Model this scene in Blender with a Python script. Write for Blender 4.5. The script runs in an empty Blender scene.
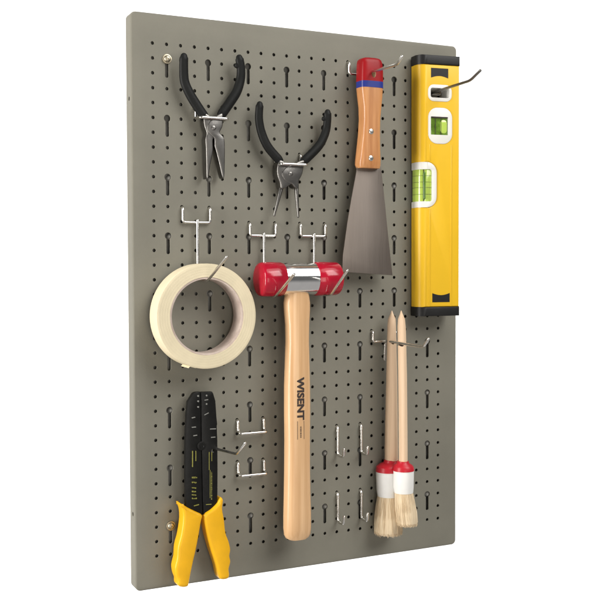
import bpy, bmesh, math, random
from mathutils import Vector, Matrix
from mathutils.geometry import tessellate_polygon
random.seed(7)
scene = bpy.context.scene
COL = scene.collection

# ------------------------------------------------------------------ camera
# board plane is y = 0 (X right, Z up, viewer at -Y); lengths below are millimetres, scaled by 0.001
FPX = 999.9933                                   # focal length in photo pixels (600 px frame)
CAM = Vector((-0.48303294, -0.98472249, 0.0369369))
RT = Vector((0.90043332, -0.43498008, -0.0034876))
UP = Vector((0.01828126, 0.02983033, 0.99938779))
FW = Vector((0.43460974, 0.89994582, -0.03481221))
cd = bpy.data.cameras.new('camera'); cam = bpy.data.objects.new('camera', cd); COL.objects.link(cam)
cd.sensor_width = 36.0; cd.lens = 36.0 * FPX / 600.0; cd.clip_start = 0.02; cd.clip_end = 60.0
m = Matrix((RT, UP, -FW)).transposed().to_4x4(); m.translation = CAM
cam.matrix_world = m
scene.camera = cam

# ------------------------------------------------------------------ studio light
w = bpy.data.worlds.new('World'); scene.world = w; w.use_nodes = True
bg = w.node_tree.nodes['Background']; bg.inputs[1].default_value = 1.0
_t = w.node_tree.nodes.new('ShaderNodeTexCoord'); _s = w.node_tree.nodes.new('ShaderNodeSeparateXYZ'); _r = w.node_tree.nodes.new('ShaderNodeValToRGB')
w.node_tree.links.new(_t.outputs['Generated'], _s.inputs[0]); _m = w.node_tree.nodes.new('ShaderNodeMapRange'); _m.inputs['From Min'].default_value = -1
w.node_tree.links.new(_s.outputs['Z'], _m.inputs['Value']); w.node_tree.links.new(_m.outputs[0], _r.inputs[0]); w.node_tree.links.new(_r.outputs[0], bg.inputs[0])
for _e, _p, _c in ((_r.color_ramp.elements[0], .30, (.42, .405, .39)), (_r.color_ramp.elements[1], .46, (.13, .13, .128))): _e.position = _p; _e.color = (*_c, 1)   # added gradient: brighter below to lift undersides and chrome, dim above
def area(name, loc, target, sx, sy, power, color=(1, 1, 1), spread=180):
    l = bpy.data.lights.new(name, 'AREA'); l.shape = 'RECTANGLE'; l.size = sx; l.size_y = sy; l.energy = power; l.color = color; l.spread = math.radians(spread)
    o = bpy.data.objects.new(name, l); COL.objects.link(o); o.location = loc
    o.rotation_euler = (Vector(target) - Vector(loc)).to_track_quat('-Z', 'Y').to_euler()
    return o
area('key_softbox', (0.75, -1.40, 1.20), (0.05, 0, 0.05), 1.1, 1.1, 29, (1, .985, .96))
area('overhead_softbox', (0.45, -0.95, 1.65), (0.1, -0.05, 0.1), 2.0, 0.8, 13, (1, .99, .97))
area('side_softbox', (-1.65, -0.22, 0.10), (0, 0, 0), 0.4, 1.4, 38, (1, .97, .93))
area('fill_softbox', (-0.45, -2.6, -0.2), (0, 0, 0), 0.9, 1.2, 13, (1, .94, .87))
area('backdrop_lamp_top', (0.9, 0.55, 2.5), (1.0, 1.62, 0.2), 5.5, 0.5, 46, spread=85)  # added lamp, out of view, that lifts the backdrop to plain white
area('backdrop_lamp_low', (0.9, 0.55, -2.5), (1.0, 1.62, -0.2), 5.5, 0.5, 46, spread=85)  # lower added lamp, also only there to whiten the backdrop
scene.view_settings.view_transform = 'Standard'; scene.view_settings.look = 'None'
scene.view_settings.exposure = 0.0; scene.view_settings.gamma = 1.0

# ------------------------------------------------------------------ helpers
S = 0.001
def at(u, v, d=0.0):
    """point (mm) seen at photo pixel (u, v) lying d mm in front of the board"""
    r = FW + RT * ((u - 300) / FPX) - UP * ((v - 300) / FPX)
    t = (-d * S - CAM.y) / r.y
    return (CAM + r * t) * 1000.0
def hole(c, r): return ((c - 11.5) * 15.0, (17.5 - r) * 15.0)

def mat(name, color, rough=0.5, metal=0.0, vary=0.0, vscale=40, bump=0.0, bscale=400, coat=0.0, stretch=None,
        color2=None, rvary=0.0, trans=0.0, sss=0.0, spec=0.5):
    M = bpy.data.materials.new(name); M.use_nodes = True
    nt = M.node_tree; p = nt.nodes['Principled BSDF']
    p.inputs['Base Color'].default_value = (*color, 1); p.inputs['Roughness'].default_value = rough
    p.inputs['Metallic'].default_value = metal; p.inputs['Coat Weight'].default_value = coat
    p.inputs['Coat Roughness'].default_value = 0.12
    p.inputs['Transmission Weight'].default_value = trans; p.inputs['Specular IOR Level'].default_value = spec
    if sss: p.inputs['Subsurface Weight'].default_value = sss; p.inputs['Subsurface Radius'].default_value = (.006, .003, .002)
    tc = nt.nodes.new('ShaderNodeTexCoord'); mp = nt.nodes.new('ShaderNodeMapping')
    nt.links.new(tc.outputs['Object'], mp.inputs['Vector'])
    if stretch: mp.inputs['Scale'].default_value = stretch
    if vary or color2:
        n = nt.nodes.new('ShaderNodeTexNoise'); n.inputs['Scale'].default_value = vscale; n.inputs['Detail'].default_value = 5
        n.inputs['Roughness'].default_value = 0.6
        nt.links.new(mp.outputs[0], n.inputs['Vector'])
        cr = nt.nodes.new('ShaderNodeValToRGB')
        c2 = color2 if color2 else tuple(c * (1 - vary) for c in color)
        c1 = color if color2 else tuple(min(1, c * (1 + vary)) for c in color)
        cr.color_ramp.elements[0].position = 0.3; cr.color_ramp.elements[0].color = (*c2, 1)
        cr.color_ramp.elements[1].position = 0.7; cr.color_ramp.elements[1].color = (*c1, 1)
        nt.links.new(n.outputs['Fac'], cr.inputs[0]); nt.links.new(cr.outputs[0], p.inputs['Base Color'])
        if rvary:
            mr = nt.nodes.new('ShaderNodeMapRange'); mr.inputs['To Min'].default_value = rough - rvary; mr.inputs['To Max'].default_value = rough + rvary
            nt.links.new(n.outputs['Fac'], mr.inputs['Value']); nt.links.new(mr.outputs[0], p.inputs['Roughness'])
    if bump:
        n2 = nt.nodes.new('ShaderNodeTexNoise'); n2.inputs['Scale'].default_value = bscale; n2.inputs['Detail'].default_value = 3
        nt.links.new(mp.outputs[0], n2.inputs['Vector'])
        b = nt.nodes.new('ShaderNodeBump'); b.inputs['Strength'].default_value = bump; b.inputs['Distance'].default_value = 0.001
        nt.links.new(n2.outputs['Fac'], b.inputs['Height']); nt.links.new(b.outputs[0], p.inputs['Normal'])
    return M
MT = dict(
    panel=mat('powder_coated_steel', (.200, .191, .156), .58, 0, .07, 14, .12, 900, rvary=.10, spec=.18),
    inside=mat('back_sheet_light_patches', (.46, .45, .41), .7, 0, color2=(.13, .127, .115), vscale=16),  # random pale patches stand in for light reaching some holes
    lit_knob=mat('added_lit_knob', (.50, .49, .45), .7, 0, .1, 60),  # pale tone standing in for light inside the lower keyholes
    white=mat('studio_white', (.92, .92, .92), .9),
    zinc=mat('bright_zinc_wire', (.74, .72, .68), .24, 1, .10, 120, .05, 600, rvary=.08),
    darkzinc=mat('dark_zinc_wire', (.23, .22, .20), .32, 1, .10, 120, .05, 600, rvary=.08),
    brass=mat('yellow_passivated_steel', (.44, .39, .29), .40, 1, .2, 200),
    chrome=mat('chrome_sleeve', (.80, .80, .80), .10, 1, .04, 60),
    steel=mat('ground_steel', (.47, .45, .42), .33, 1, .12, 60, .15, 500, stretch=(1, 1, .12), rvary=.08),
    plier=mat('plier_steel', (.185, .178, .167), .31, 1, .10, 60, .05, 500, rvary=.05),
    blade=mat('brushed_blade', (.245, .21, .183), .46, 1, .10, 40, .12, 700, stretch=(1, 1, .06), rvary=.07),
    rubber=mat('black_dipped_grip', (.009, .0095, .009), .5, 0, .2, 60, .10, 500, spec=.16),
    red=mat('red_lacquer', (.27, .008, .011), .34, 0, .06, 60, spec=.18),
    redface=mat('red_mallet_plastic', (.38, .005, .022), .16, 0, .15, 50, .02, 200, spec=.5),
    blue=mat('blue_lacquer', (.018, .032, .21), .30, 0, .06, 60, spec=.35),
    beech=mat('varnished_beech', (.60, .29, .115), .30, 0, color2=(.38, .15, .05), vscale=130, bump=.05, bscale=500, stretch=(1.3, 1.3, .06), spec=.5, rvary=.05),
    ash=mat('pale_ash_wood', (.76, .50, .28), .33, 0, color2=(.57, .33, .155), vscale=130, bump=.06, bscale=500, stretch=(1.3, 1.3, .035), spec=.5, rvary=.06),
    rawwood=mat('raw_light_wood', (.74, .56, .39), .6, 0, color2=(.62, .43, .275), vscale=110, bump=.08, bscale=400, stretch=(1.6, 1.6, .05), spec=.3),
    tape=mat('crepe_paper_edge', (.71, .62, .43), .72, 0, .06, 50, .12, 900, spec=.3),
    core=mat('cardboard_core', (.62, .52, .45), .8, 0, color2=(.46, .36, .31), vscale=90, bump=.15, bscale=500),
    yellow=mat('yellow_paint', (.74, .445, .018), .36, 0, .03, 20, .04, 600, spec=.3),
    grip=mat('yellow_vinyl', (.82, .43, .008), .36, 0, .07, 45, .06, 300, spec=.4),
    black=mat('black_plastic', (.010, .010, .010), .45, 0, .2, 60, .08, 600, spec=.3),
    blackox=mat('black_oxide_steel', (.007, .007, .0065), .40, 0, .3, 90, .10, 400, spec=.22),
    whitepl=mat('white_plastic', (.72, .71, .66), .38, 0, .03, 60),
    ferrule=mat('white_ferrule', (.78, .77, .74), .42, 0, .04, 60),
    redcol=mat('red_collar', (.46, .014, .026), .36, 0, .08, 80, spec=.35),
    hair=mat('natural_bristle', (.80, .66, .46), .7, 0, color2=(.62, .48, .31), vscale=300, stretch=(1, 1, .12), spec=.3),
    ink=mat('dark_print_and_hole_shade', (.035, .022, .018), .6),
    mark=mat('faded_yellow_print', (.24, .23, .045), .6),
    glint=mat('painted_glint', (.22, .22, .20), .5),  # pale tone standing in for glints on the stripper head
    liquid=mat('green_vial_liquid', (.58, .78, .13), .12, 0, trans=.25, spec=.5, coat=.6),
    liquiddark=mat('deep_green_vial_liquid', (.11, .20, .022), .12, 0, .5, 160, spec=.5),
    bubble=mat('dark_green_bubble', (.06, .14, .012), .1, coat=.5),
)

def ring_layers(M, scale, strength, dark):
    """fine concentric layers around the object's own y axis (wound tape)"""
    nt = M.node_tree; p = nt.nodes['Principled BSDF']
    tc = nt.nodes.new('ShaderNodeTexCoord'); wv = nt.nodes.new('ShaderNodeTexWave'); wv.wave_type = 'RINGS'; wv.rings_direction = 'Y'
    wv.inputs['Scale'].default_value = scale; wv.inputs['Distortion'].default_value = .6; wv.inputs['Detail'].default_value = 3
    nt.links.new(tc.outputs['Object'], wv.inputs['Vector'])
    b = nt.nodes.new('ShaderNodeBump'); b.inputs['Strength'].default_value = strength; b.inputs['Distance'].default_value = .0004
    old = p.inputs['Normal'].links[0].from_socket; nt.links.new(old, b.inputs['Normal'])
    nt.links.new(wv.outputs['Fac'], b.inputs['Height']); nt.links.new(b.outputs[0], p.inputs['Normal'])
    mx = nt.nodes.new('ShaderNodeMix'); mx.data_type = 'RGBA'; mx.blend_type = 'MULTIPLY'; mx.inputs[0].default_value = dark
    old = p.inputs['Base Color'].links[0].from_socket
    nt.links.new(old, mx.inputs[6]); nt.links.new(wv.outputs['Color'], mx.inputs[7]); nt.links.new(mx.outputs[2], p.inputs['Base Color'])
ring_layers(MT['tape'], 120, .10, .025)

def finish(bm, name, mtl, parent=None, angle=38, loc=None):
    bmesh.ops.recalc_face_normals(bm, faces=bm.faces)
    lim = math.radians(angle)
    for e in bm.edges:
        e.smooth = len(e.link_faces) == 2 and e.calc_face_angle(0) < lim
    for f in bm.faces: f.smooth = True
    off = Vector(loc) if loc is not None else (Vector(parent['_o']) if parent and '_o' in parent else Vector((0, 0, 0)))
    for v in bm.verts: v.co = (v.co - off) * S
    me = bpy.data.meshes.new(name); bm.to_mesh(me); bm.free()
    o = bpy.data.objects.new(name, me); COL.objects.link(o); me.materials.append(MT[mtl])
    if parent is not None: o.parent = parent
    if loc is not None: o.location = off * S; o['_o'] = tuple(off)
    elif parent is not None: o['_o'] = tuple(off)
    return o
def thing(name, label, cat, loc, group=None):
    o = bpy.data.objects.new(name, None); COL.objects.link(o); o.empty_display_size = .01
    o.location = Vector(loc) * S; o['_o'] = tuple(loc); o['label'] = label; o['category'] = cat
    if group: o['group'] = group
    return o
B = bmesh.new

def fillet(pts, rad, n=6):
    pts = [Vector(p) for p in pts]; out = [pts[0]]
    for i in range(1, len(pts) - 1):
        a, b, c = pts[i - 1], pts[i], pts[i + 1]
        u, v = (a - b), (c - b)
        r = min(rad, u.length * .48, v.length * .48)
        p, q = b + u.normalized() * r, b + v.normalized() * r
        for k in range(n + 1):
            t = k / n
            out.append(p * (1 - t) ** 2 + b * 2 * t * (1 - t) + q * t * t)
    out.append(pts[-1]); return out
def smooth_path(pts, n=6, closed=False):
    pts = [Vector(p) for p in pts]; out = []; N = len(pts)
    rng = range(N) if closed else range(N - 1)
    for i in rng:
        if closed: p0, p1, p2, p3 = pts[i - 1], pts[i], pts[(i + 1) % N], pts[(i + 2) % N]
        else: p0, p1, p2, p3 = pts[max(i - 1, 0)], pts[i], pts[i + 1], pts[min(i + 2, N - 1)]
        for k in range(n):
            t = k / n
            out.append(.5 * ((2 * p1) + (p2 - p0) * t + (2 * p0 - 5 * p1 + 4 * p2 - p3) * t * t + (3 * p1 - p0 - 3 * p2 + p3) * t ** 3))
    if not closed: out.append(pts[-1])
    return out
def tube(bm, pts, r, n=12, round_end=True, flat=1.0):
    """swept round wire; r is a number or one radius per point; ends are domed"""
    pts = [Vector(p) for p in pts]
    rs = list(r) if isinstance(r, (list, tuple)) else [r] * len(pts)
    t0 = (pts[1] - pts[0]).normalized(); t1 = (pts[-1] - pts[-2]).normalized()
    if round_end:
        P, Q = [], []
        for k in (0, 1, 2):
            a = k * math.pi / 6
            P.append((pts[0] - t0 * rs[0] * math.cos(a), max(.02, rs[0] * math.sin(a))))
            Q.append((pts[-1] + t1 * rs[-1] * math.sin((k + 1) * math.pi / 6), max(.02, rs[-1] * math.cos((k + 1) * math.pi / 6))))
        pts, rs = [p for p, _ in P] + pts + [p for p, _ in Q], [q for _, q in P] + rs + [q for _, q in Q]
    ref = Vector((0, 1, 0)); rings = []; nrm = None
    for i, p in enumerate(pts):
        tan = (pts[min(i + 1, len(pts) - 1)] - pts[max(i - 1, 0)]).normalized()
        if nrm is None:
            nrm = ref - tan * ref.dot(tan)
            if nrm.length < .1: nrm = Vector((1, 0, 0)) - tan * tan.x
        nrm = (nrm - tan * nrm.dot(tan)).normalized(); bn = tan.cross(nrm)
        rings.append([bm.verts.new(p + nrm * (rs[i] * flat * math.cos(2 * math.pi * k / n)) + bn * (rs[i] * math.sin(2 * math.pi * k / n))) for k in range(n)])
    skin(bm, rings)
def skin(bm, rings, cap=True, closed=True):
    n = len(rings[0])
    for a, b in zip(rings, rings[1:]):
        for k in range(n if closed else n - 1):
            bm.faces.new((a[k], a[(k + 1) % n], b[(k + 1) % n], b[k]))
    if cap:
        bm.faces.new(rings[0][::-1]); bm.faces.new(rings[-1])
def lathe(bm, prof, origin, axis, n=48, cap=True):
    """prof: (distance along axis, radius)"""
    o = Vector(origin); ax = Vector(axis).normalized()
    u = ax.orthogonal().normalized(); v = ax.cross(u)
    rings = [[bm.verts.new(o + ax * h + (u * math.cos(2 * math.pi * k / n) + v * math.sin(2 * math.pi * k / n)) * r) for k in range(n)] for h, r in prof]
    skin(bm, rings, cap)
def loft(bm, secs, n=32, cap=True):
    """secs: (xc, d, z, a, b, exponent): superellipse cross-sections stacked along z"""
    rings = []
    for xc, d, z, a, b, e in secs:
        ring = []
        for k in range(n):
            t = 2 * math.pi * k / n; c, s = math.cos(t), math.sin(t)
            ring.append(bm.verts.new((xc + a * math.copysign(abs(c) ** (2 / e), c), -d + b * math.copysign(abs(s) ** (2 / e), s), z)))
        rings.append(ring)
    skin(bm, rings, cap)
def sec(v, ul, ur, d, b, e=2.4, grow=0):
    """cross-section whose silhouette spans photo columns ul..ur on row v, centred d mm off the board"""
    L, R = at(ul, v, d), at(ur, v, d); xc = (L.x + R.x) / 2; wd = (R.x - L.x) / 2
    t = abs((xc * S - CAM.x) / (CAM.y + d * S)); mm = e / (e - 1)
    bb = min(b, .72 * wd / t) if b * t > .8 * wd else b
    a = max(.6, (wd ** mm - (bb * t) ** mm)) ** (1 / mm)
    return (xc, d, (L.z + R.z) / 2, a + grow, b + grow, e)
def circle(cx, cz, r, n=16, a0=0):
    return [(cx + r * math.cos(a0 + 2 * math.pi * k / n), cz + r * math.sin(a0 + 2 * math.pi * k / n)) for k in range(n)]
def rrect(x0, z0, x1, z1, r, n=5):
    out = []
    for cx, cz, a in ((x1 - r, z1 - r, 0), (x0 + r, z1 - r, 90), (x0 + r, z0 + r, 180), (x1 - r, z0 + r, 270)):
        for k in range(n + 1):
            t = math.radians(a + 90 * k / n); out.append((cx + r * math.cos(t), cz + r * math.sin(t)))
    return out
def area2(p): return sum(p[i - 1][0] * p[i][1] - p[i][0] * p[i - 1][1] for i in range(len(p)))
def inset(poly, d):
    if area2(poly) < 0: poly = poly[::-1]
    out = []; N = len(poly)
    for i in range(N):
        p0, p, p1 = Vector(poly[i - 1]), Vector(poly[i]), Vector(poly[(i + 1) % N])
        e0, e1 = (p - p0), (p1 - p)
        if e0.length < 1e-6 or e1.length < 1e-6: out.append(tuple(p)); continue
        n0, n1 = Vector((-e0.y, e0.x)).normalized(), Vector((-e1.y, e1.x)).normalized()
        nn = n0 + n1
        k = d / max(.35, nn.length / 2) if nn.length > 1e-6 else 0
        out.append(tuple(p + (nn.normalized() * k if nn.length > 1e-6 else Vector((0, 0)))))
    return out
def fill(bm, loops, verts):
    flat = [v for l in verts for v in l]
    for t in tessellate_polygon([[Vector((x, z, 0)) for x, z in l] for l in loops]):
        try: bm.faces.new([flat[i] for i in t])
        except ValueError: pass
def plate(bm, outer, d0, d1, holes=(), bevel=0.0, back=True, steps=2, lround=None):
    """solid cut from an x-z outline, from d0 to d1 mm off the board, rounded front and back rim"""
    if area2(outer) < 0: outer = outer[::-1]
    lay = lambda p, d: [bm.verts.new((x, -d, z)) for x, z in p]
    prof = [(0, d1)]
    if bevel: prof = [(bevel * (1 - math.sin(k * math.pi / 2 / steps)), d1 - bevel * (1 - math.cos(k * math.pi / 2 / steps))) for k in range(steps + 1)]
    back_prof = [(o, d0 + (d1 - d)) for o, d in prof][::-1] if bevel else [(0, d0)]
    loops = [(inset(outer, o) if o else outer, d) for o, d in prof + back_prof]
    if lround:                                                   # (radius, x of the edge): that edge is rounded far back
        Rr, xe = lround; loops = []
        for k in range(10):
            a = k * math.pi / 2 / 9; drop = Rr * (1 - math.cos(a)); off = Rr * (1 - math.sin(a))
            o2 = bevel * (1 - math.sqrt(max(0, 1 - (1 - drop / bevel) ** 2))) if bevel and drop < bevel else 0
            q2 = inset(outer, o2) if o2 else outer
            loops.append(([(xe + off if abs(p[0] - xe) < .01 else q[0], q[1]) for p, q in zip(outer, q2)], d1 - drop))
        loops.append((outer, d0))
    vs = [lay(p, d) for p, d in loops]
    skin(bm, vs, cap=False)
    hf, hb = [], []
    for h in holes:
        f, b = lay(h, d1), lay(h, d0); skin(bm, [f, b], cap=False); hf.append(f); hb.append(b)
    fill(bm, [loops[0][0]] + list(holes), [vs[0]] + hf)
    if back: fill(bm, [loops[-1][0]] + list(holes), [vs[-1]] + hb)
def px(poly, d): return [(at(u, v, d).x, at(u, v, d).z) for u, v in poly]
def box(bm, x0, x1, d0, d1, z0, z1): plate(bm, [(x0, z0), (x1, z0), (x1, z1), (x0, z1)], d0, d1)

def drill(o, loop, d0, d1, mtl):
    """cut a hole (x-z loop, mm) through a finished part; its walls take material mtl"""
    bm = B(); plate(bm, loop, d0, d1); c = finish(bm, 'cutter', mtl); c.location = -Vector(o['_o']) * S
    c.parent = o.parent
    bpy.context.view_layer.update()
    md = o.modifiers.new('hole', 'BOOLEAN'); md.object = c; md.operation = 'DIFFERENCE'; md.solver = 'EXACT'; md.material_mode = 'TRANSFER'
    me = bpy.data.meshes.new_from_object(o.evaluated_get(bpy.context.evaluated_depsgraph_get()))
    o.modifiers.clear(); o.data = me; me.name = o.name; me.set_sharp_from_angle(angle=math.radians(38))
    bpy.data.objects.remove(c)
# ------------------------------------------------------------------ setting
bm = B(); box(bm, -3000, 5600, -1620, -1600, -3000, 3000)
o = finish(bm, 'backdrop', 'white', loc=(800, 1610, 0)); o['kind'] = 'structure'; o['label'] = 'plain white backdrop behind the tool board'; o['category'] = 'backdrop'

# ------------------------------------------------------------------ perforated board
X0, X1, Z0, Z1, DEP = -195.2, 198.0, -296.6, 292.8, 17.0
board = thing('perforated_tool_board', 'grey-beige perforated steel tool board with folded edges and rows of round holes and keyholes', 'tool board', (0, 17, Z0))
bm = B()
key = {}
for c in range(1, 24, 3):
    for r in range(1, 35, 4): key[(c, r)] = True
def keyhole(cx, cz):
    R, h = 3.7, 2.0; a = math.asin(h / R); out = []
    for k in range(17):
        t = -math.pi / 2 + a + (2 * math.pi - 2 * a) * k / 16
        out.append((cx + R * math.cos(t), cz + R * math.sin(t)))
    for k in range(9):
        t = math.pi + math.pi * k / 8
        out.append((cx + h * math.cos(t), cz - 17.0 + h * math.sin(t)))
    return out
gx = [hole(c, 0)[0] - 7.5 for c in range(25)]; gz = [hole(0, r)[1] + 7.5 for r in range(37)]
gv = {}
def corner(i, j):
    if (i, j) not in gv: gv[(i, j)] = bm.verts.new((gx[i], 0, gz[j]))
    return gv[(i, j)]
TH = 1.3
def cut(loop2, outer_keys):
    f = [bm.verts.new((x, 0, z)) for x, z in loop2]
    k1 = [bm.verts.new((x, .25, z)) for x, z in inset(loop2, .18)]
    b = [bm.verts.new((x, TH, z)) for x, z in inset(loop2, .18)]
    skin(bm, [f, k1, b], cap=False)
    ov = [corner(*q) for q in outer_keys]
    fill(bm, [[(gx[i], gz[j]) for i, j in outer_keys], loop2], [ov, f])
for c in range(24):
    for r in range(36):
        if (c, r) in key:
            x, z = hole(c, r)
            lp = keyhole(x, z)
            if area2(lp) < 0: lp = lp[::-1]
            cut(lp, [(c, r), (c, r + 1), (c, r + 2), (c + 1, r + 2), (c + 1, r + 1), (c + 1, r)])
        elif (c, r - 1) in key: continue
        else:
            x, z = hole(c, r); cut(circle(x, z, 1.95, 16, .2), [(c, r), (c, r + 1), (c + 1, r + 1), (c + 1, r)])
rim_keys = [(0, j) for j in range(36)] + [(i, 36) for i in range(24)] + [(24, j) for j in range(36, 0, -1)] + [(i, 0) for i in range(24, 0, -1)]
outl = rrect(X0, Z0, X1, Z1, 5.5, 6)
fr = 1.8
rings = []
for k in range(5):
    a = k * math.pi / 2 / 4
    rings.append([bm.verts.new((x, fr * (1 - math.cos(a)), z)) for x, z in inset(outl, fr * (1 - math.sin(a)))])
skin(bm, rings, cap=False)
fill(bm, [[(gx[i], gz[j]) for i, j in rim_keys], inset(outl, fr)][::-1], [rings[0], [corner(*q) for q in rim_keys]])
backv = [bm.verts.new((x, DEP, z)) for x, z in outl]
last = rings[-1]; N = len(outl)
for k in range(N):
    q = (k + 1) % N
    a, b = outl[k], outl[q]
    if abs(a[0] - X0) < .01 and abs(b[0] - X0) < .01:          # long left flange: two round holes through it
        lo, hp = [], []
        for zc in (206.0, -218.0):
            h = circle(7.5, zc, 2.3, 14)
            f = [bm.verts.new((X0, y, z)) for y, z in h]; g = [bm.verts.new((X0 + 1.2, y, z)) for y, z in h]
            skin(bm, [f, g], cap=False); lo.append(h); hp.append(f)
        fill(bm, [[(fr, a[1]), (fr, b[1]), (DEP, b[1]), (DEP, a[1])]] + lo, [[last[k], last[q], backv[q], backv[k]]] + hp)
    else: bm.faces.new((last[k], last[q], backv[q], backv[k]))
# rolled-in rear lip
lip = [bm.verts.new((x, DEP, z)) for x, z in inset(outl, 12)]
skin(bm, [backv, lip], cap=False)
finish(bm, 'front_panel', 'panel', board, 30)
bm = B(); box(bm, X0 + 1.6, X1 - 1.6, -10.0, -8.0, Z0 + 1.6, Z1 - 1.6)  # added sheet that keeps the bright backdrop from showing through the holes
for (c, r) in key:                                               # added pale knobs standing in for lit spots in the lower keyholes
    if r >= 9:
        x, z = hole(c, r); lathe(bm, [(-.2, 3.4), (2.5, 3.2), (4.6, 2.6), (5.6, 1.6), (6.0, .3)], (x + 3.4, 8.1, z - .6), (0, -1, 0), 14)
bk = finish(bm, 'added_back_sheet', 'inside', board); bk.data.materials.append(MT['lit_knob'])
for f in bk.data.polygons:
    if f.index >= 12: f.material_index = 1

# mounting screws in two keyholes of the left column
def screw(c, r, label):
    x, z = hole(c, r); t = thing('mounting_screw', label, 'screw', (x, 0, z), 'screws fixing the board')
    bm = B(); lathe(bm, [(-1, 4.9), (.2, 5.0), (.9, 4.8), (1.1, 3.6), (1.1, 2.6)], (x, -.6, z), (0, -1, 0), 32)
    finish(bm, 'washer', 'brass', t)
    bm = B(); lathe(bm, [(-11, 1.6), (.5, 1.6), (.5, 3.6), (1.6, 3.6), (2.7, 3.0), (3.3, 2.0), (3.4, .9), (2.4, .7)], (x, -.7, z), (0, -1, 0), 24)
    finish(bm, 'screw_head', 'brass', t)
screw(1, 1, 'brassy round screw in the keyhole above left of the upper pliers')
screw(1, 33, 'brassy round screw beside the left yellow handle of the wire stripper')

# ------------------------------------------------------------------ wire hooks
HK = 1.55
def prongs(bm, cl, cr, row, zbar, dbar):
    """two prongs out of holes cl / cr, down to a cross bar"""
    xl, z = hole(cl, row); xr, _ = hole(cr, row)
    tube(bm, fillet([(xl, 9, z + 5), (xl, 6, z), (xl, -dbar, z - 1), (xl, -dbar, zbar), (xr, -dbar, zbar), (xr, -dbar, z - 1), (xr, 6, z), (xr, 9, z + 5)], 3.2), HK)
def tool_hook(cl, cr, row, zbar, arm, label, dbar=3.2, wire='zinc', group='long hooks that carry the tools'):
    x = (hole(cl, row)[0] + hole(cr, row)[0]) / 2
    t = thing('tool_hook', label, 'hook', (x, 0, zbar), group)
    bm = B()
    if cl == cr:
        _, z = hole(cl, row); tube(bm, fillet([(x, 9, z + 5), (x, 6, z), (x, -dbar, z - 1), (x, -dbar, zbar)], 3.2), HK)
    else: prongs(bm, cl, cr, row, zbar, dbar)
    finish(bm, 'prong_clip', 'zinc', t)
    bm = B(); tube(bm, fillet([(x, -d, z) for d, z in arm], 5), HK); finish(bm, 'arm', wire, t)
    return t
Z = lambda r: hole(0, r)[1]
tool_hook(2, 4, 11, Z(12) - 1, [(5.6, Z(12) + 1), (5.6, 21.4), (33, 21.4), (86.4, 45)], 'bright wire hook whose tip rises in front of the masking tape roll')
tool_hook(7, 9, 12, Z(13) + 1, [(5.6, Z(13) + 3), (5.6, 4.3), (33, 4.3), (80.4, 28)], 'wire hook under the left red face of the mallet head')
tool_hook(11, 13, 12, Z(13) + 1, [(5.6, Z(13) + 3), (5.6, 5.3), (44, 5.3), (81, 31.3)], 'wire hook under the right red face of the mallet head')
zz = lambda u, v, d: at(u, v, d).z
tool_hook(21, 23, 1, zz(437, 91.3, 20), [(3, zz(437, 91.3, 20) - 20), (5.6, zz(437, 91.3, 20)), (84, zz(470, 80.5, 84)), (102, zz(480, 70.5, 102))], 'long dark wire hook poking through the yellow spirit level', wire='darkzinc')
tool_hook(15, 17, 0, zz(373, 70.8, 30) , [(5.6, zz(373, 70.8, 30) - 18), (5.6, zz(373, 70.8, 30)), (80, zz(397, 64.5, 80)), (90, zz(402, 56.5, 90))], 'wire hook through the red handle end of the paint scraper')
tool_hook(17, 19, 20, Z(21) + 2.5, [(3.4, zz(382, 360, 5)), (5.6, zz(392, 341.5, 20)), (84, zz(423, 347, 84)), (94, zz(428, 339, 94))], 'wire hook through the pointed handles of both round paint brushes')
tool_hook(4, 4, 26, zz(213, 450.5, 20), [(5.6, zz(213, 450.5, 20) - 18), (5.6, zz(213, 450.5, 20)), (73, zz(237, 454, 73)), (94, zz(246, 443, 94))], 'wire hook sticking out of the right side of the black wire stripper')
def loop_hook(cl, cr, row, zb, depth, label):
    xl, z = hole(cl, row); xr, _ = hole(cr, row)
    t = thing('loop_hook', label, 'hook', ((xl + xr) / 2, 0, zb), 'loop hooks that carry the pliers')
    bm = B()
    tube(bm, fillet([(xl, 9, z + 5), (xl, 6, z), (xl, -2.8, z - 1), (xl, -2.8, zb), (xl, -depth, zb), (xr, -depth, zb), (xr, -2.8, zb), (xr, -2.8, z - 1), (xr, 6, z), (xr, 9, z + 5)], 3), HK)
    o = finish(bm, 'wire_loop', 'zinc', t)
loop_hook(3, 5, 4, zz(212, 117.8, 17), 17, 'bright wire loop holding the upper left pliers by their joint')
loop_hook(9, 11, 7, zz(292, 164.2, 19), 19, 'bright wire loop holding the lower right pliers by their joint')
def u_hook(cl, cr, row, label):
    xl, z = hole(cl, row); xr, _ = hole(cr, row)
    t = thing('double_hook', label, 'hook', ((xl + xr) / 2, 0, z), 'empty double hooks near the mallet handle')
    bm = B()
    tube(bm, fillet([(xl, 9, z + 5), (xl, 6, z), (xl, -3, z - 1), (xl, -3, z - 12), (xl + .3, -9, z - 14), (xr + 1.0, -9, z - 14), (xr, -3, z - 12), (xr, -3, z - 1), (xr, 6, z), (xr, 9, z + 5)], 3), HK)
    finish(bm, 'wire_clip', 'zinc', t)
u_hook(6, 8, 26, 'upper of two empty double wire hooks left of the mallet handle')
u_hook(6, 8, 29, 'lower of two empty double wire hooks left of the mallet handle')
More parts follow.
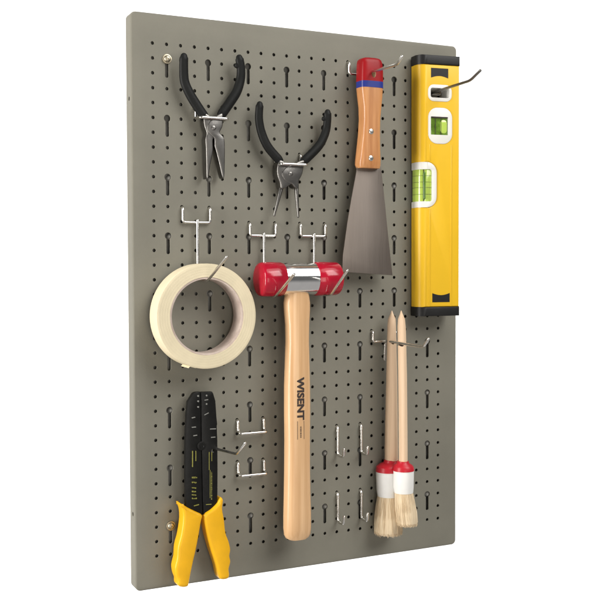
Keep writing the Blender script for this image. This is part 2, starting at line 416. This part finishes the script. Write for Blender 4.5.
def j_hook(c, row, label, drop=33):
    x, z = hole(c, row)
    t = thing('single_hook', label, 'hook', (x, 0, z), 'small empty single hooks')
    bm = B(); tube(bm, fillet([(x, 9, z + 5), (x, 6, z), (x, -3.0, z - 1), (x, -3.0, z - drop + 10), (x, -3.0, z - drop), (x, -16, z - drop), (x, -17, z - drop + 9)], 4.5), HK * 1.0)
    finish(bm, 'wire', 'zinc', t)
    bm = B(); lathe(bm, [(0, 1.2), (.3, 2.0), (3.5, 2.0), (4, 1.2)], (x, -3, z - 3), (0, 0, -1), 16)
    finish(bm, 'crimp_sleeve', 'zinc', t)
j_hook(14, 27, 'small empty single hook, upper one nearest the mallet handle')
j_hook(16, 27, 'small empty single hook, upper one nearest the brush ferrules')
j_hook(14, 32, 'small empty single hook, lower one nearest the mallet handle end')
j_hook(16, 32, 'small empty single hook, lower one nearest the brush bristles')

# ------------------------------------------------------------------ pliers
def pliers(label, left, right, rad, body, jawL, jawR, piv, d, needles=None, group='pliers with black handles'):
    p0 = at(*piv, d); t = thing('pliers', label, 'pliers', p0, group)
    for pts, side in ((left, -1), (right, 1)):
        P = smooth_path([at(u, v, dd) for u, v, dd in pts], 6)
        n = len(P); rs = [rad * (.92 + .14 * min(1, i / (n * .7))) for i in range(n)]
        rs[0] *= .82; rs[-1] *= .9
        bm = B(); tube(bm, P, rs, 16, flat=.8)
        if side > 0:                                             # little guard lip near the tip of one grip
            q = P[5]; lathe(bm, [(0, rad * .7), (rad * 1.25, rad * .55), (rad * 1.45, rad * .3)], q, (-1, 0, .25), 14)
        g = finish(bm, 'handle', 'rubber', t, 60)
    for k, (pl, (d0, d1)) in enumerate(((jawL, (d - 8.5, d + 4)), (jawR, (d - 7.5, d + 4.5)))):
        bm = B(); plate(bm, [(q.x, q.y) for q in smooth_path([Vector((*w, 0)) for w in px(pl, d + 4)], 3, True)], d0, d1, bevel=1.3, steps=3)
        if needles:
            P = [at(u, v, dd) for u, v, dd in needles[k]]; n = len(P)
            tube(bm, P, [2.8 - 1.6 * i / (n - 1) for i in range(n)], 14)
        finish(bm, 'jaw', 'plier', t, 50)
    p1 = at(*piv, d + 4); bm = B(); lathe(bm, [(-2, 2.7), (.5, 2.7), (.9, 2.2), (1.0, 1.1), (.8, .9)], p1, (0, -1, 0), 24)
    finish(bm, 'pivot', 'plier', t)
    return t
pliers('upper left pair of long-nose pliers with black curved handles and straight slim jaws',
       [(183.9, 56.5, 13), (183.7, 69, 12), (184.7, 82, 11), (190, 94.3, 11), (197.3, 106.3, 11), (204.5, 117, 11)],
       [(239.3, 58, 13), (241, 69, 12), (240.4, 79.7, 11), (236.7, 91.7, 11), (230, 102.3, 11), (221.5, 114.5, 11)], 4.9, None,
       [(205, 113), (212, 117), (219, 123), (219.5, 130), (216, 134), (213.2, 140), (213.4, 150), (211, 163), (208.6, 177), (207, 177), (206.6, 160), (206.2, 146), (205.8, 139), (207, 133), (205, 127), (204, 120)],
       [(222, 113), (223, 120), (222.5, 127), (220, 132.5), (224, 137.5), (225, 145), (225, 160), (224.5, 176), (222.6, 177), (219.5, 164), (216.5, 152), (214.8, 146), (214.5, 139), (210, 135), (207.5, 131), (208, 124), (212, 119)],
       (213.5, 128), 11)
pliers('lower right pair of pliers with widely spread black handles and thin open jaws',
       [(259.7, 104.5, 13), (259, 118.5, 12), (261.6, 132.7, 11), (268, 147, 11), (279.5, 160.5, 11)],
       [(327.6, 112.4, 13), (327.3, 121.7, 12), (325.4, 132.7, 11), (318.6, 146.2, 11), (304, 161, 11)], 4.6, None,
       [(280, 160), (287, 163), (296, 168), (300, 174), (297, 181), (290, 185), (285.5, 188), (281.5, 188.5), (280.5, 183), (278, 176), (277.5, 168)],
       [(304, 160), (303.5, 168), (302, 175), (299, 181), (298.6, 188), (295, 188), (291.5, 184), (285, 181), (281.5, 174), (285, 168), (293, 164)],
       (290.5, 174), 11, needles=([(282.3, 183, 10), (278.4, 199, 10.5), (274.2, 215.3, 11)], [(296.2, 183, 10), (297, 199, 10.5), (298.2, 216.8, 11)]))

# ------------------------------------------------------------------ masking tape
TD0, TD1 = 7.0, 31.0
c1 = at(205, 263.5, TD1); c2 = at(205, 369, TD1)
R = (c1.z - c2.z) / 2 ; cz = (c1.z + c2.z) / 2; cx = at(256, 315, TD1).x - R; RI = 39.8
t = thing('masking_tape', 'cream masking tape roll hanging on a wire hook', 'tape', (cx, 0, cz))
bm = B()
lathe(bm, [(TD0, RI), (TD0, R - .8), (TD0 + .8, R), (TD1 - .8, R), (TD1 - .25, R - .25), (TD1, R - .9)] + [(TD1 + .25 * ((k % 2) - .5) * .5, R - 2 - (R - RI - 2.5) * k / 14) for k in range(14)] + [(TD1, RI), (TD0, RI)], (cx, 0, cz), (0, -1, 0), 128, cap=False)
finish(bm, 'wound_tape', 'tape', t, 40)
bm = B(); lathe(bm, [(TD0 + .3, RI - .1), (TD1 - .5, RI - .1), (TD1 - .6, RI - 2.0), (TD0 + .3, RI - 2.0), (TD0 + .3, RI - .1)], (cx, 0, cz), (0, -1, 0), 128, cap=False)
finish(bm, 'cardboard_core', 'core', t)
bm = B()                                                        # loose end of the tape sticking out at the bottom
e = [(cx + (R + .25) * math.sin(a), cz - (R + .25) * math.cos(a)) for a in [(-.36 + .03 * k) for k in range(5)]]
e = [(e[0][0] - 1.5, e[0][1] - 1.6)] + e
outer = e + [(x * 1.0, z + .35) for x, z in e[::-1]]
plate(bm, outer, TD0 + .4, TD1 - .4); finish(bm, 'tape_end', 'tape', t)

# ------------------------------------------------------------------ mallet
HD = 25.0
L = at(259.0, 281, HD); Rr = at(337.5, 277.5, HD); hz = at(300, 279.0, HD).z
xl, xa, xb, xr = L.x - .5, at(284.5, 280, HD + 12).x, at(320, 279, HD + 12).x, Rr.x
hr = 17.2
t = thing('mallet', 'soft-face mallet with two red faces, chrome sleeve and long pale wooden handle', 'mallet', ((xa + xb) / 2, -HD, hz))
ax = Vector((1, 0, 0))
def ring_prof(x0, x1, r, bv, flip=False):
    pr = [(x0, r * .02), (x0, r - bv * 1.4), (x0 + bv * .35, r - bv * .5), (x0 + bv, r), (x1, r), (x1, r * .02)]
    return pr
for s, (a, b) in ((-1, (xa, xl)), (1, (xb, xr))):
    ln = abs(b - a); bm = B()
    r0 = hr + .9
    lathe(bm, [(-2, r0 - .8), (0, r0 - .5), (.6, r0), (ln * .42, r0 + .1), (ln - 3.2, r0 - .2), (ln - 1.2, r0 - 1.0), (ln - .2, r0 - 2.6), (ln, r0 - 4.4), (ln + .35, r0 - 9), (ln + .45, .6)], (a, -HD, hz), (s, 0, 0), 56)
    finish(bm, 'red_face', 'redface', t, 50)
bm = B(); lathe(bm, [(xa - .2, hr - 2), (xa - .1, hr - .5), (xa + .5, hr), (xb - .5, hr), (xb + .1, hr - .5), (xb + .2, hr - 2)], (0, -HD, hz), ax, 64)
finish(bm, 'sleeve', 'chrome', t)
b = 10.0
hs = [(289, 286, 308), (297, 284.2, 309.3), (303, 283.3, 310), (310, 283.6, 310), (325, 284.8, 309.2), (342, 285.2, 308.9), (360, 284.7, 309.4), (385, 283.9, 310), (410, 283.9, 310.2), (440, 284.2, 309.9),
      (470, 284, 310), (495, 283.6, 310.4), (515, 283.2, 311), (528, 283.2, 311), (534, 284, 310.4), (537, 285.5, 309), (538.6, 288, 306.5)]
hsec = [sec(v, ul, ur, HD, b * (1 if v < 530 else 1 - (v - 529) * .03), 2.7) for v, ul, ur in hs]
bm = B(); loft(bm, hsec, 40)
hnd = finish(bm, 'handle', 'ash', t, 50)
# branded lettering reading down the handle, wrapped on its rounded front
def surf(x, z):
    for s0, s1 in zip(hsec, hsec[1:]):
        if s1[2] <= z <= s0[2]:
            k = (z - s1[2]) / max(1e-6, s0[2] - s1[2]); xc = s1[0] * (1 - k) + s0[0] * k; a = s1[3] * (1 - k) + s0[3] * k
            return -HD - b * max(0, 1 - abs((x - xc) / a) ** 2.7) ** (1 / 2.7)
    return -HD - b
def text_mesh(body, size, bold=0.0):
    cu = bpy.data.curves.new('lettering', 'FONT'); cu.body = body; cu.size = size; cu.offset = bold; cu.resolution_u = 3
    o = bpy.data.objects.new('lettering', cu); COL.objects.link(o)
    dg = bpy.context.evaluated_depsgraph_get(); me = bpy.data.meshes.new_from_object(o.evaluated_get(dg))
    vs = [v.co.copy() for v in me.vertices]; fs = [tuple(p.vertices) for p in me.polygons]
    bpy.data.objects.remove(o); bpy.data.curves.remove(cu); bpy.data.meshes.remove(me)
    return vs, fs
def letter_down(bm, body, xbase, height, ztop, length, lift=.12, bold=.012):
    vs, fs = text_mesh(body, 1.0, bold)
    x0, x1 = min(v.x for v in vs), max(v.x for v in vs); y0, y1 = min(v.y for v in vs), max(v.y for v in vs)
    q = []
    for v in vs:
        z = ztop - (v.x - x0) / (x1 - x0) * length; x = xbase + (v.y - y0) / (y1 - y0) * height
        q.append(bm.verts.new((x, surf(x, z) - lift, z)))
    for f in fs:
        try: bm.faces.new([q[i] for i in f])
        except ValueError: pass
fd = HD + b
bx0, bx1 = at(297.3, 400, fd).x, at(304.2, 400, fd).x
zt, zb2, ze = at(300, 377.5, fd).z, at(300, 420, fd).z, at(300, 440, fd).z
bm = B()
for k, (ox, oz) in enumerate(((0, 0), (.22, .3), (-.22, -.3), (.22, -.3), (-.22, .3))): letter_down(bm, 'WISENT', bx0 + ox, bx1 - bx0, zt + oz, zt - zb2, lift=.10 + .012 * k, bold=.02)
for xa_, xb_ in ((bx0, bx0 + .5), (bx1 - .5, bx1)):
    z = zb2 - 1.2; prev = None
    while z >= ze:
        row = [bm.verts.new((x, surf(x, z) - .12, z)) for x in (xa_, xb_)]
        if prev: bm.faces.new((prev[0], prev[1], row[1], row[0]))
        prev = row; z -= 1.5
zz0 = zb2 - 7
random.seed(3)
while zz0 > ze + 2:                                              # fine print, too small to read in the photo
    ln = random.choice((.5, .7, 1.0)); x0 = (bx0 + bx1) / 2 - .9
    vs = [bm.verts.new((x, surf(x, z) - .12, z)) for x, z in ((x0, zz0), (x0 + 1.7, zz0), (x0 + 1.7, zz0 - ln), (x0, zz0 - ln))]
    bm.faces.new(vs); zz0 -= ln + random.choice((.5, .7))
finish(bm, 'lettering', 'ink', hnd)

# ------------------------------------------------------------------ paint scraper
SD, sb = 19.0, 9.5
top = at(370, 60, SD)
t = thing('paint_scraper', 'paint scraper with steel blade, wooden handle and red and blue painted end', 'scraper', at(369, 168, SD))
def handle_part(name, mtl, rows, grow=0, e=4.0):
    bm = B(); loft(bm, [sec(v, ul, ur, SD, bb, e, grow) for v, ul, ur, bb in rows], 40); return finish(bm, name, mtl, t, 50)
cap_o = handle_part('painted_cap', 'red', [(58.8, 361.5, 377.5, 6), (59.5, 359, 379.5, 7.6), (61, 357.4, 381, 8.8), (64, 356.8, 382.2, 9.4), (72, 356.4, 382.8, 9.6), (82.3, 356.2, 382.9, 9.6)], .15)
handle_part('painted_band', 'blue', [(82.3, 356.2, 382.9, 9.6), (88.6, 356.2, 382.9, 9.6)], .2)
handle_part('handle', 'beech', [(88.6, 356.2, 382.8, 9.5), (97, 357, 382.3, 9.5), (108, 358.3, 381.2, 9.3), (120, 358.6, 380.2, 9), (135, 357.8, 379.9, 9), (150, 356.2, 380.1, 9), (160, 355.0, 380.5, 9), (165, 354.8, 380.4, 8.6), (168.5, 356.2, 379.6, 7.2)])
# rope hole through the cap, raw wood inside
hx = at(373.8, 73.6, SD + 9.6)
drill(cap_o, [(hx.x + 2.6 * math.cos(a * math.pi / 12), hx.z + 4.3 * math.sin(a * math.pi / 12)) for a in range(24)], SD - 20, SD + 20, 'rawwood')
for u, v in ((371.2, 131.5), (371.0, 158.2)):
    q = at(u, v, SD + 9); bm = B(); lathe(bm, [(-2, 3.0), (.2, 3.0), (.5, 2.6), (.7, 1.5), (.75, .4)], (q.x, -(SD + 9), q.z), (0, -1, 0), 24); finish(bm, 'rivet', 'zinc', t)
bm = B(); plate(bm, px([(357.6, 163), (380.5, 163), (381.3, 171), (384, 195), (388, 235), (392.4, 275.3), (342.2, 271.8), (343, 255), (347.5, 222), (352, 195), (356.3, 172)], SD - 1), SD - 2, SD - .6, bevel=.3)
finish(bm, 'blade', 'blade', t)

# ------------------------------------------------------------------ spirit level
LD0, LD1 = 2.5, 22.0
P0 = at(418.6, 180, LD1); AL = math.radians(8); LR = 11.0
LE = Vector((math.cos(AL), -math.sin(AL), 0)); LN = Vector((-math.sin(AL), -math.cos(AL), 0))
def atl(u, v, d=LD1):
    r = FW + RT * ((u - 300) / FPX) - UP * ((v - 300) / FPX)
    k = ((P0 + LN * (d - LD1)) * S - CAM).dot(LN) / r.dot(LN)
    p = (CAM + r * k) * 1000 - P0
    return Vector((P0.x + p.dot(LE), -d, p.z + P0.z))
lx0, lx1 = atl(418.6, 180).x, atl(459.3, 180).x
lzt, lzb = atl(440, 55.3).z, atl(440, 316.0).z
czt, czb = atl(440, 64.8).z, atl(440, 306.8).z
t = thing('spirit_level', 'yellow spirit level with black end caps and green vials', 'spirit level', P0)
t.rotation_euler = (0, 0, -AL)
def pr_(u0, v0, u1, v1, d=LD1): a, b = atl(u0, v1, d), atl(u1, v0, d); return a.x, a.z, b.x, b.z
n0 = atl(430, 162, LD1).z; n1 = atl(430, 207.5, LD1).z; nx = atl(436.6, 185, LD1).x
hang = pr_(427.8, 85.3, 451.8, 101); vv = pr_(428, 108.2, 452.2, 143.6)
def notch(x0, xr, z1, z0, r=8, n=6):
    out = [(x0, z0), (xr - r, z0)]
    for k in range(n + 1):
        th = -math.pi / 2 + math.pi / 2 * k / n; out.append((xr - r + r * math.cos(th), z0 + r + r * math.sin(th)))
    for k in range(n + 1):
        th = math.pi / 2 * k / n; out.append((xr - r + r * math.cos(th), z1 - r + r * math.sin(th)))
    return out + [(x0, z1)]
nt_ = notch(lx0, nx, n0, n1, 12)
outline = [(lx0, czb), (lx1, czb), (lx1, czt), (lx0, czt)] + nt_[::-1]
bm = B()
hh = rrect(hang[0], hang[1], hang[2], hang[3], 7.3, 6); vh = rrect(vv[0], vv[1], vv[2], vv[3], 11.5, 8)
plate(bm, outline, LD0, LD1, holes=[hh, vh], bevel=1.6, lround=(LR, lx0))
body = finish(bm, 'body', 'yellow', t, 30)
rx0, rx1 = atl(428.6, 240).x, atl(450.2, 240).x
for x0, x1, za, zb_ in ((rx0, rx0 + 1.5, czb + .4, n1 - 1), (rx0, rx0 + 1.5, n0 + 1, vv[1] - 1), (rx1, rx1 + 1.5, czb + .4, vv[1] - 1)):
    bm = B(); plate(bm, [(x0, za), (x1, za), (x1, zb_), (x0, zb_)], LD1 - .5, LD1 + .45, bevel=.4)   # raised ribs along the broad face
    finish(bm, 'rib', 'yellow', body)
for za, zb_ in ((czt, lzt), (lzb, czb)):
    bm = B(); plate(bm, [(lx0 - .4, za), (lx1 + .5, za), (lx1 + .5, zb_), (lx0 - .4, zb_)], LD0 - .5, LD1 + .6, bevel=1.6, lround=(LR, lx0 - .4)); finish(bm, 'end_cap', 'black', t)
# black moulded marks with one curved edge
def mark(u0, v0, u1, v1, curve):
    x0, z0, x1, z1 = pr_(u0, v0, u1, v1); q = []
    arc = [(x0 + (x1 - x0) * k / 8, math.sin(math.pi * k / 8) * 2.3) for k in range(9)]
    if curve < 0: q = [(x, z0 + s) for x, s in arc] + [(x1, z1), (x0, z1)]
    else: q = [(x0, z0), (x1, z0)] + [(x, z1 - s) for x, s in arc[::-1]]
    bm = B(); plate(bm, q, LD1 - .4, LD1 + .25); finish(bm, 'black_mark', 'black', t)
mark(431.0, 68.8, 448.2, 77.5, -1); mark(432.3, 293, 449.6, 302.3, 1)
# hang hole lined in white
bm = B(); plate(bm, rrect(hang[0] + .1, hang[1] + .1, hang[2] - .1, hang[3] - .1, 7.2, 6), LD0 + .3, LD1 + .7, holes=[rrect(*pr_(430.4, 88.6, 449.2, 97.4), 2.4, 5)], bevel=.7)
finish(bm, 'hang_hole_liner', 'whitepl', t)
# plumb vial
vr = thing_v = None
bm = B(); plate(bm, rrect(vv[0] + .1, vv[1] + .1, vv[2] - .1, vv[3] - .1, 11.4, 8), LD0 + .3, LD1 + .7, holes=[rrect(*pr_(430.6, 117.2, 448.0, 134.6), .8, 3)], bevel=.8)
vf = finish(bm, 'vial', 'whitepl', t)
q = pr_(430.6, 117.2, 448.0, 134.6)
w_, h_ = q[2] - q[0], q[3] - q[1]
bm = B(); plate(bm, rrect(q[0] - .3, q[1] - .3, q[2] + .3, q[3] + .3, .6, 2), 8, LD1 - 1.2, bevel=.4); finish(bm, 'liquid', 'liquiddark', vf)
bm = B(); plate(bm, (rrect(q[0] + w_ * .58, q[1] + h_ * .10, q[2] - w_ * .04, q[3] - h_ * .16, w_ * .17, 6)), 14, LD1 - .8, bevel=.3); finish(bm, 'bubble', 'liquid', vf)
bm = B()
for k in (.28, .60): plate(bm, [(q[0] + w_ * k, q[1]), (q[0] + w_ * k + .4, q[1]), (q[0] + w_ * k + .4, q[3]), (q[0] + w_ * k, q[3])], 14, LD1 - .6)
plate(bm, [(q[0], q[3] - 1.3), (q[2], q[3] - 1.3), (q[2], q[3]), (q[0], q[3])], 14, LD1 - .3)
finish(bm, 'vial_line', 'ink', vf)
# edge vial in the notch
ins = inset(nt_, .1)
win = pr_(418.8, 169.4, 431.8, 201.2)
U = notch(lx0 - .05, nx - .1, n0 - .1, n1 + .1, 11.9)
inner = notch(lx0 - .05, win[2], win[3], win[1], 2.4, 4)
bm = B(); plate(bm, U + inner[::-1], LD0 + .3, LD1 + .7, bevel=.5, lround=(LR, lx0 - .05))
vf = finish(bm, 'vial', 'whitepl', t)
bm = B(); plate(bm, [(lx0 + .4, win[1] - .3), (win[2] + .4, win[1] - .3), (win[2] + .4, win[3] + .3), (lx0 + .4, win[3] + .3)], 4.5, LD1 - 1.0, bevel=.4, lround=(LR, lx0 + .4)); finish(bm, 'liquid', 'liquid', vf)
xm = atl(424.6, 185, LD1).x
bm = B(); tube(bm, [(xm, -(LD1 - 1.0), win[1] + 3.5), (xm, -(LD1 - 1.0), win[3] - 4)], 1.5, 16); finish(bm, 'bubble', 'bubble', vf)
bm = B()
for k in (.22, .43, .60, .80):
    z = win[1] + (win[3] - win[1]) * k; plate(bm, [(lx0 + .3, z), (win[2], z), (win[2], z + .35), (lx0 + .3, z + .35)], 5, LD1 - .9, lround=(LR, lx0 + .3))
for k in (.40, .82):
    x = lx0 + (win[2] - lx0) * k; box(bm, x, x + .3, 5, LD1 - .98, win[1] + .2, win[3] - .2)
finish(bm, 'vial_line', 'ink', vf)

# ------------------------------------------------------------------ round brushes
def brush(label, d, hrows, tipuv, hole_uv, coll, ferr, bris, seed):
    t = thing('round_brush', label, 'paint brush', at((ferr[0][1] + ferr[0][2]) / 2, ferr[0][0], d), 'round brushes with white ferrules')
    bm = B(); secs = [sec(v, ul, ur, d, (at(ur, v, d).x - at(ul, v, d).x) / 2 * .93, 2.2) for v, ul, ur in hrows]
    tip = at(*tipuv, d); secs = [(tip.x, d, tip.z, .4, .4, 2.0)] + secs
    loft(bm, secs, 28); h = finish(bm, 'handle', 'rawwood', t, 60)
    q = at(*hole_uv, d + 4.6); drill(h, circle(q.x, q.z, 1.9, 16), d - 15, d + 15, 'ink')  # hole walls coloured near black for the shade inside
    def rnd(rows, name, mtl, n=40):
        bm = B(); ss = []
        for v, ul, ur in rows:
            s = sec(v, ul, ur, d, (at(ur, v, d).x - at(ul, v, d).x) / 2 * .9, 2.0); ss.append((s[0], d, s[2], s[3], s[3], 2.0))
        loft(bm, ss, n); return finish(bm, name, mtl, t, 40), ss
    rnd(coll, 'collar', 'redcol'); rnd(ferr, 'ferrule', 'ferrule')
    o, ss = rnd(bris, 'bristles', 'hair')
    # individual hairs over the bundle, one mesh with it
    rng = random.Random(seed); bm = bmesh.new()
    (xa, _, za, ra, *_), (xb, _, zb, rb, *_) = ss[0], ss[-2]
    for i in range(1100):
        th = rng.uniform(0, 2 * math.pi); rr = math.sqrt(rng.uniform(.30, 1.06))
        th2 = th + rng.gauss(0, .16); l = rng.triangular(.92, 1.05, 1.01)
        pts = []
        for k in range(5):
            f = k / 4 * l; bulge = 1 + .10 * math.sin(min(1, f) * math.pi)
            r_ = (ra * .97 * (1 - f) + rb * 1.10 * f) * bulge * rr; a = th + (th2 - th) * f
            pts.append(Vector((xa * (1 - f) + xb * f + r_ * math.cos(a), -d + r_ * math.sin(a), za * (1 - f) + zb * f)))
        rings = []
        for k, p in enumerate(pts):
            w_ = .36 * (1 - .6 * k / 4)
            rings.append([bm.verts.new(p + Vector((math.cos(j * 2.094) * w_, math.sin(j * 2.094) * w_, 0))) for j in range(3)])
        skin(bm, rings)
    off = Vector(t['_o'])
    for v in bm.verts: v.co = (v.co - off) * S
    bm.from_mesh(o.data); bm.to_mesh(o.data); bm.free()
    return t
brush('left round brush, behind, with raw wooden handle and red collar', 14,
      [(313, 390.6, 393.1), (319, 388.0, 395.6), (326, 387.4, 396.0), (338, 387.1, 396.3), (347, 386.9, 396.5), (352, 386.8, 396.6), (375, 386.2, 397.2), (420, 385.2, 397.8), (450, 384.6, 398), (462, 384.6, 398)],
      (391.9, 310.6), (392.7, 342.6),
      [(459.5, 384, 398.5), (462, 383.2, 399.2), (464, 379, 400), (466.5, 375.8, 401), (471.2, 375.2, 401.4)],
      [(471.2, 375.6, 401), (474, 375.5, 401), (490, 376.2, 401), (495.6, 377, 400.6)],
      [(495.4, 377.4, 400.2), (505, 376.0, 402), (518, 374.2, 403.2), (530, 373.8, 402.6), (533, 375.5, 401.2), (534, 379, 399)], 1)
brush('right round brush, in front, with raw wooden handle and red collar', 35,
      [(313, 400.2, 402.4), (319, 398.0, 404.9), (326, 397.5, 405.7), (340, 397.7, 406.2), (350, 397.85, 406.4), (355, 397.9, 406.5), (375, 398.2, 407), (420, 398.6, 407.4), (450, 398.8, 407.6), (463, 398.8, 407.6)],
      (401.2, 310.6), (402.2, 344.9),
      [(461.0, 397.4, 408.8), (463, 396.8, 409.4), (465, 394.2, 412.5), (467, 393, 414.0), (470.4, 392.7, 414.5)],
      [(470.4, 393, 414.2), (473, 393, 414.2), (487, 393, 413.9), (492.4, 394, 413.4)],
      [(492.2, 394.6, 413), (500, 394.4, 414.6), (512, 395, 417.4), (521.5, 396, 418.2), (524.5, 397.5, 416.5), (525.5, 400, 414)], 2)

# ------------------------------------------------------------------ wire stripper
WD0, WD1 = 12.0, 18.5
t = thing('wire_stripper', 'black wire stripper hanging jaws up with two yellow grips', 'wire stripper', at(203, 450, WD1))
MID = 201.6
lp = px([(193.6, 393.2), (196, 392.2), (200.6, 392.0), (201.2, 402), (201.4, 440), (203.0, 515), (197, 516), (190, 512), (186.2, 508), (185.8, 470), (186.0, 440), (186.9, 416), (188.2, 402)], WD1)
rp = px([(201.0, 392.2), (212.4, 391.8), (213.4, 393.6), (215.6, 401), (216.6, 416), (217.4, 424), (217.0, 426), (217.6, 440), (217.8, 470), (217.6, 505), (211, 513), (205, 516), (203.4, 515), (201.8, 440), (201.5, 402)], WD1)
h1 = at(213.2, 450.6, WD1)
bm = B(); plate(bm, lp, WD0, WD1 - .8, bevel=.7); jl = finish(bm, 'jaw_plate', 'blackox', t)
bm = B(); plate(bm, rp, WD0 + .4, WD1, holes=[circle(h1.x, h1.z, 2.0, 14)], bevel=.7); jr = finish(bm, 'jaw_plate', 'blackox', t)
q = at(201.6, 446, WD1); bm = B(); lathe(bm, [(-8, 4.6), (.15, 4.6), (.3, 4.2), (.35, 2.4), (.1, 2.2)], (q.x, -WD1, q.z), (0, -1, 0), 28); finish(bm, 'pivot', 'blackox', t)
def bar_px(bm, u0, v0, u1, v1, h, d=WD1 + .03):
    a, b2 = at(u0, v0, d), at(u1, v1, d); n = Vector((-(b2.z - a.z), 0, b2.x - a.x)).normalized() * h / 2
    P = [a + n, a - n, b2 - n, b2 + n]; plate(bm, [(p.x, p.z) for p in P], WD1 - 1.0, d + .1)
bm = B()                                                          # pale pieces painted as glints on stripping notches and crimp nests
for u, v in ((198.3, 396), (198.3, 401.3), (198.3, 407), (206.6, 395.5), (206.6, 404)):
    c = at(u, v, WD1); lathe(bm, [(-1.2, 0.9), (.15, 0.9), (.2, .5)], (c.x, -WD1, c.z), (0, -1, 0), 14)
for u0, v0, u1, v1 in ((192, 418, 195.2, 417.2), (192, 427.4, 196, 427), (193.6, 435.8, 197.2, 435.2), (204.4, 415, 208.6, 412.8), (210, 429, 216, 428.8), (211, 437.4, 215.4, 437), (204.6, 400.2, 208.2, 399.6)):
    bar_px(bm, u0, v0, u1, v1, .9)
finish(bm, 'notch_glint', 'glint', t)
bm = B()                                                          # faded yellow gauge marks
for u0, v0, u1, v1, h in ((192.7, 451, 192.7, 467, .7), (195.9, 451, 195.9, 461, .7), (209.2, 452, 209.2, 470, .7), (211.8, 452, 211.8, 461, .7), (210.1, 470, 210.1, 498, .55)):
    bar_px(bm, u0, v0, u1, v1, h)
rng = random.Random(5)
for v in (477.5, 482.5, 488, 491.5, 495, 498.5):
    u = 192.2
    while u < 196.4:
        l = rng.uniform(.5, 1.1); bar_px(bm, u, v + rng.uniform(-.4, .4), u + l, v, rng.uniform(.9, 1.7)); u += l + .5
v = 472.
while v < 500:
    l = rng.uniform(.6, 1.3); bar_px(bm, 211.6, v, 211.6, v + l, rng.uniform(.7, 1.3)); v += l + .7
bar_px(bm, 194, 506, 199, 504.6, .8); bar_px(bm, 206, 504.6, 211.5, 504.2, .8)
finish(bm, 'gauge_mark', 'mark', t)
bm = B()  # dark bars for the grooves down the middle
for v0, v1 in ((456, 470), (474, 486), (488, 502)): bar_px(bm, 203.6, v0, 203.6, v1, 1.1)
finish(bm, 'dark_groove', 'black', t)
def grip(pts):
    bm = B(); o = [(p.x, p.y) for p in smooth_path([Vector((*k, 0)) for k in px(pts, WD1 + 2)], 3, True)]
    plate(bm, o, 6.0, WD1 + 3.4, bevel=3.0, steps=4); return finish(bm, 'grip', 'grip', t, 60)
grip([(180, 503.2), (182.2, 510), (183, 519.5), (181, 534.5), (177.8, 547), (177, 558), (174.9, 567.5), (175.8, 575), (177.6, 580), (177.9, 585), (181.5, 587.2), (187.5, 586.6), (189.2, 582), (192, 567.5), (197, 545), (201, 522.5), (202.2, 515.3), (196, 511.8), (188, 507.8)])
grip([(204, 515.4), (211, 509.8), (217, 504), (219.6, 499.5), (221.6, 497.6), (223.2, 500.7), (222.4, 509), (224.2, 519.5), (225.7, 533), (228.7, 541), (230.5, 549.5), (229.7, 556), (230.6, 562), (229, 569), (229.5, 575), (227.8, 578.7), (222, 579.6), (218.9, 577), (216, 564.5), (210, 546.5), (205, 527)])

for o in list(bpy.data.objects):
    if '_o' in o: del o['_o']
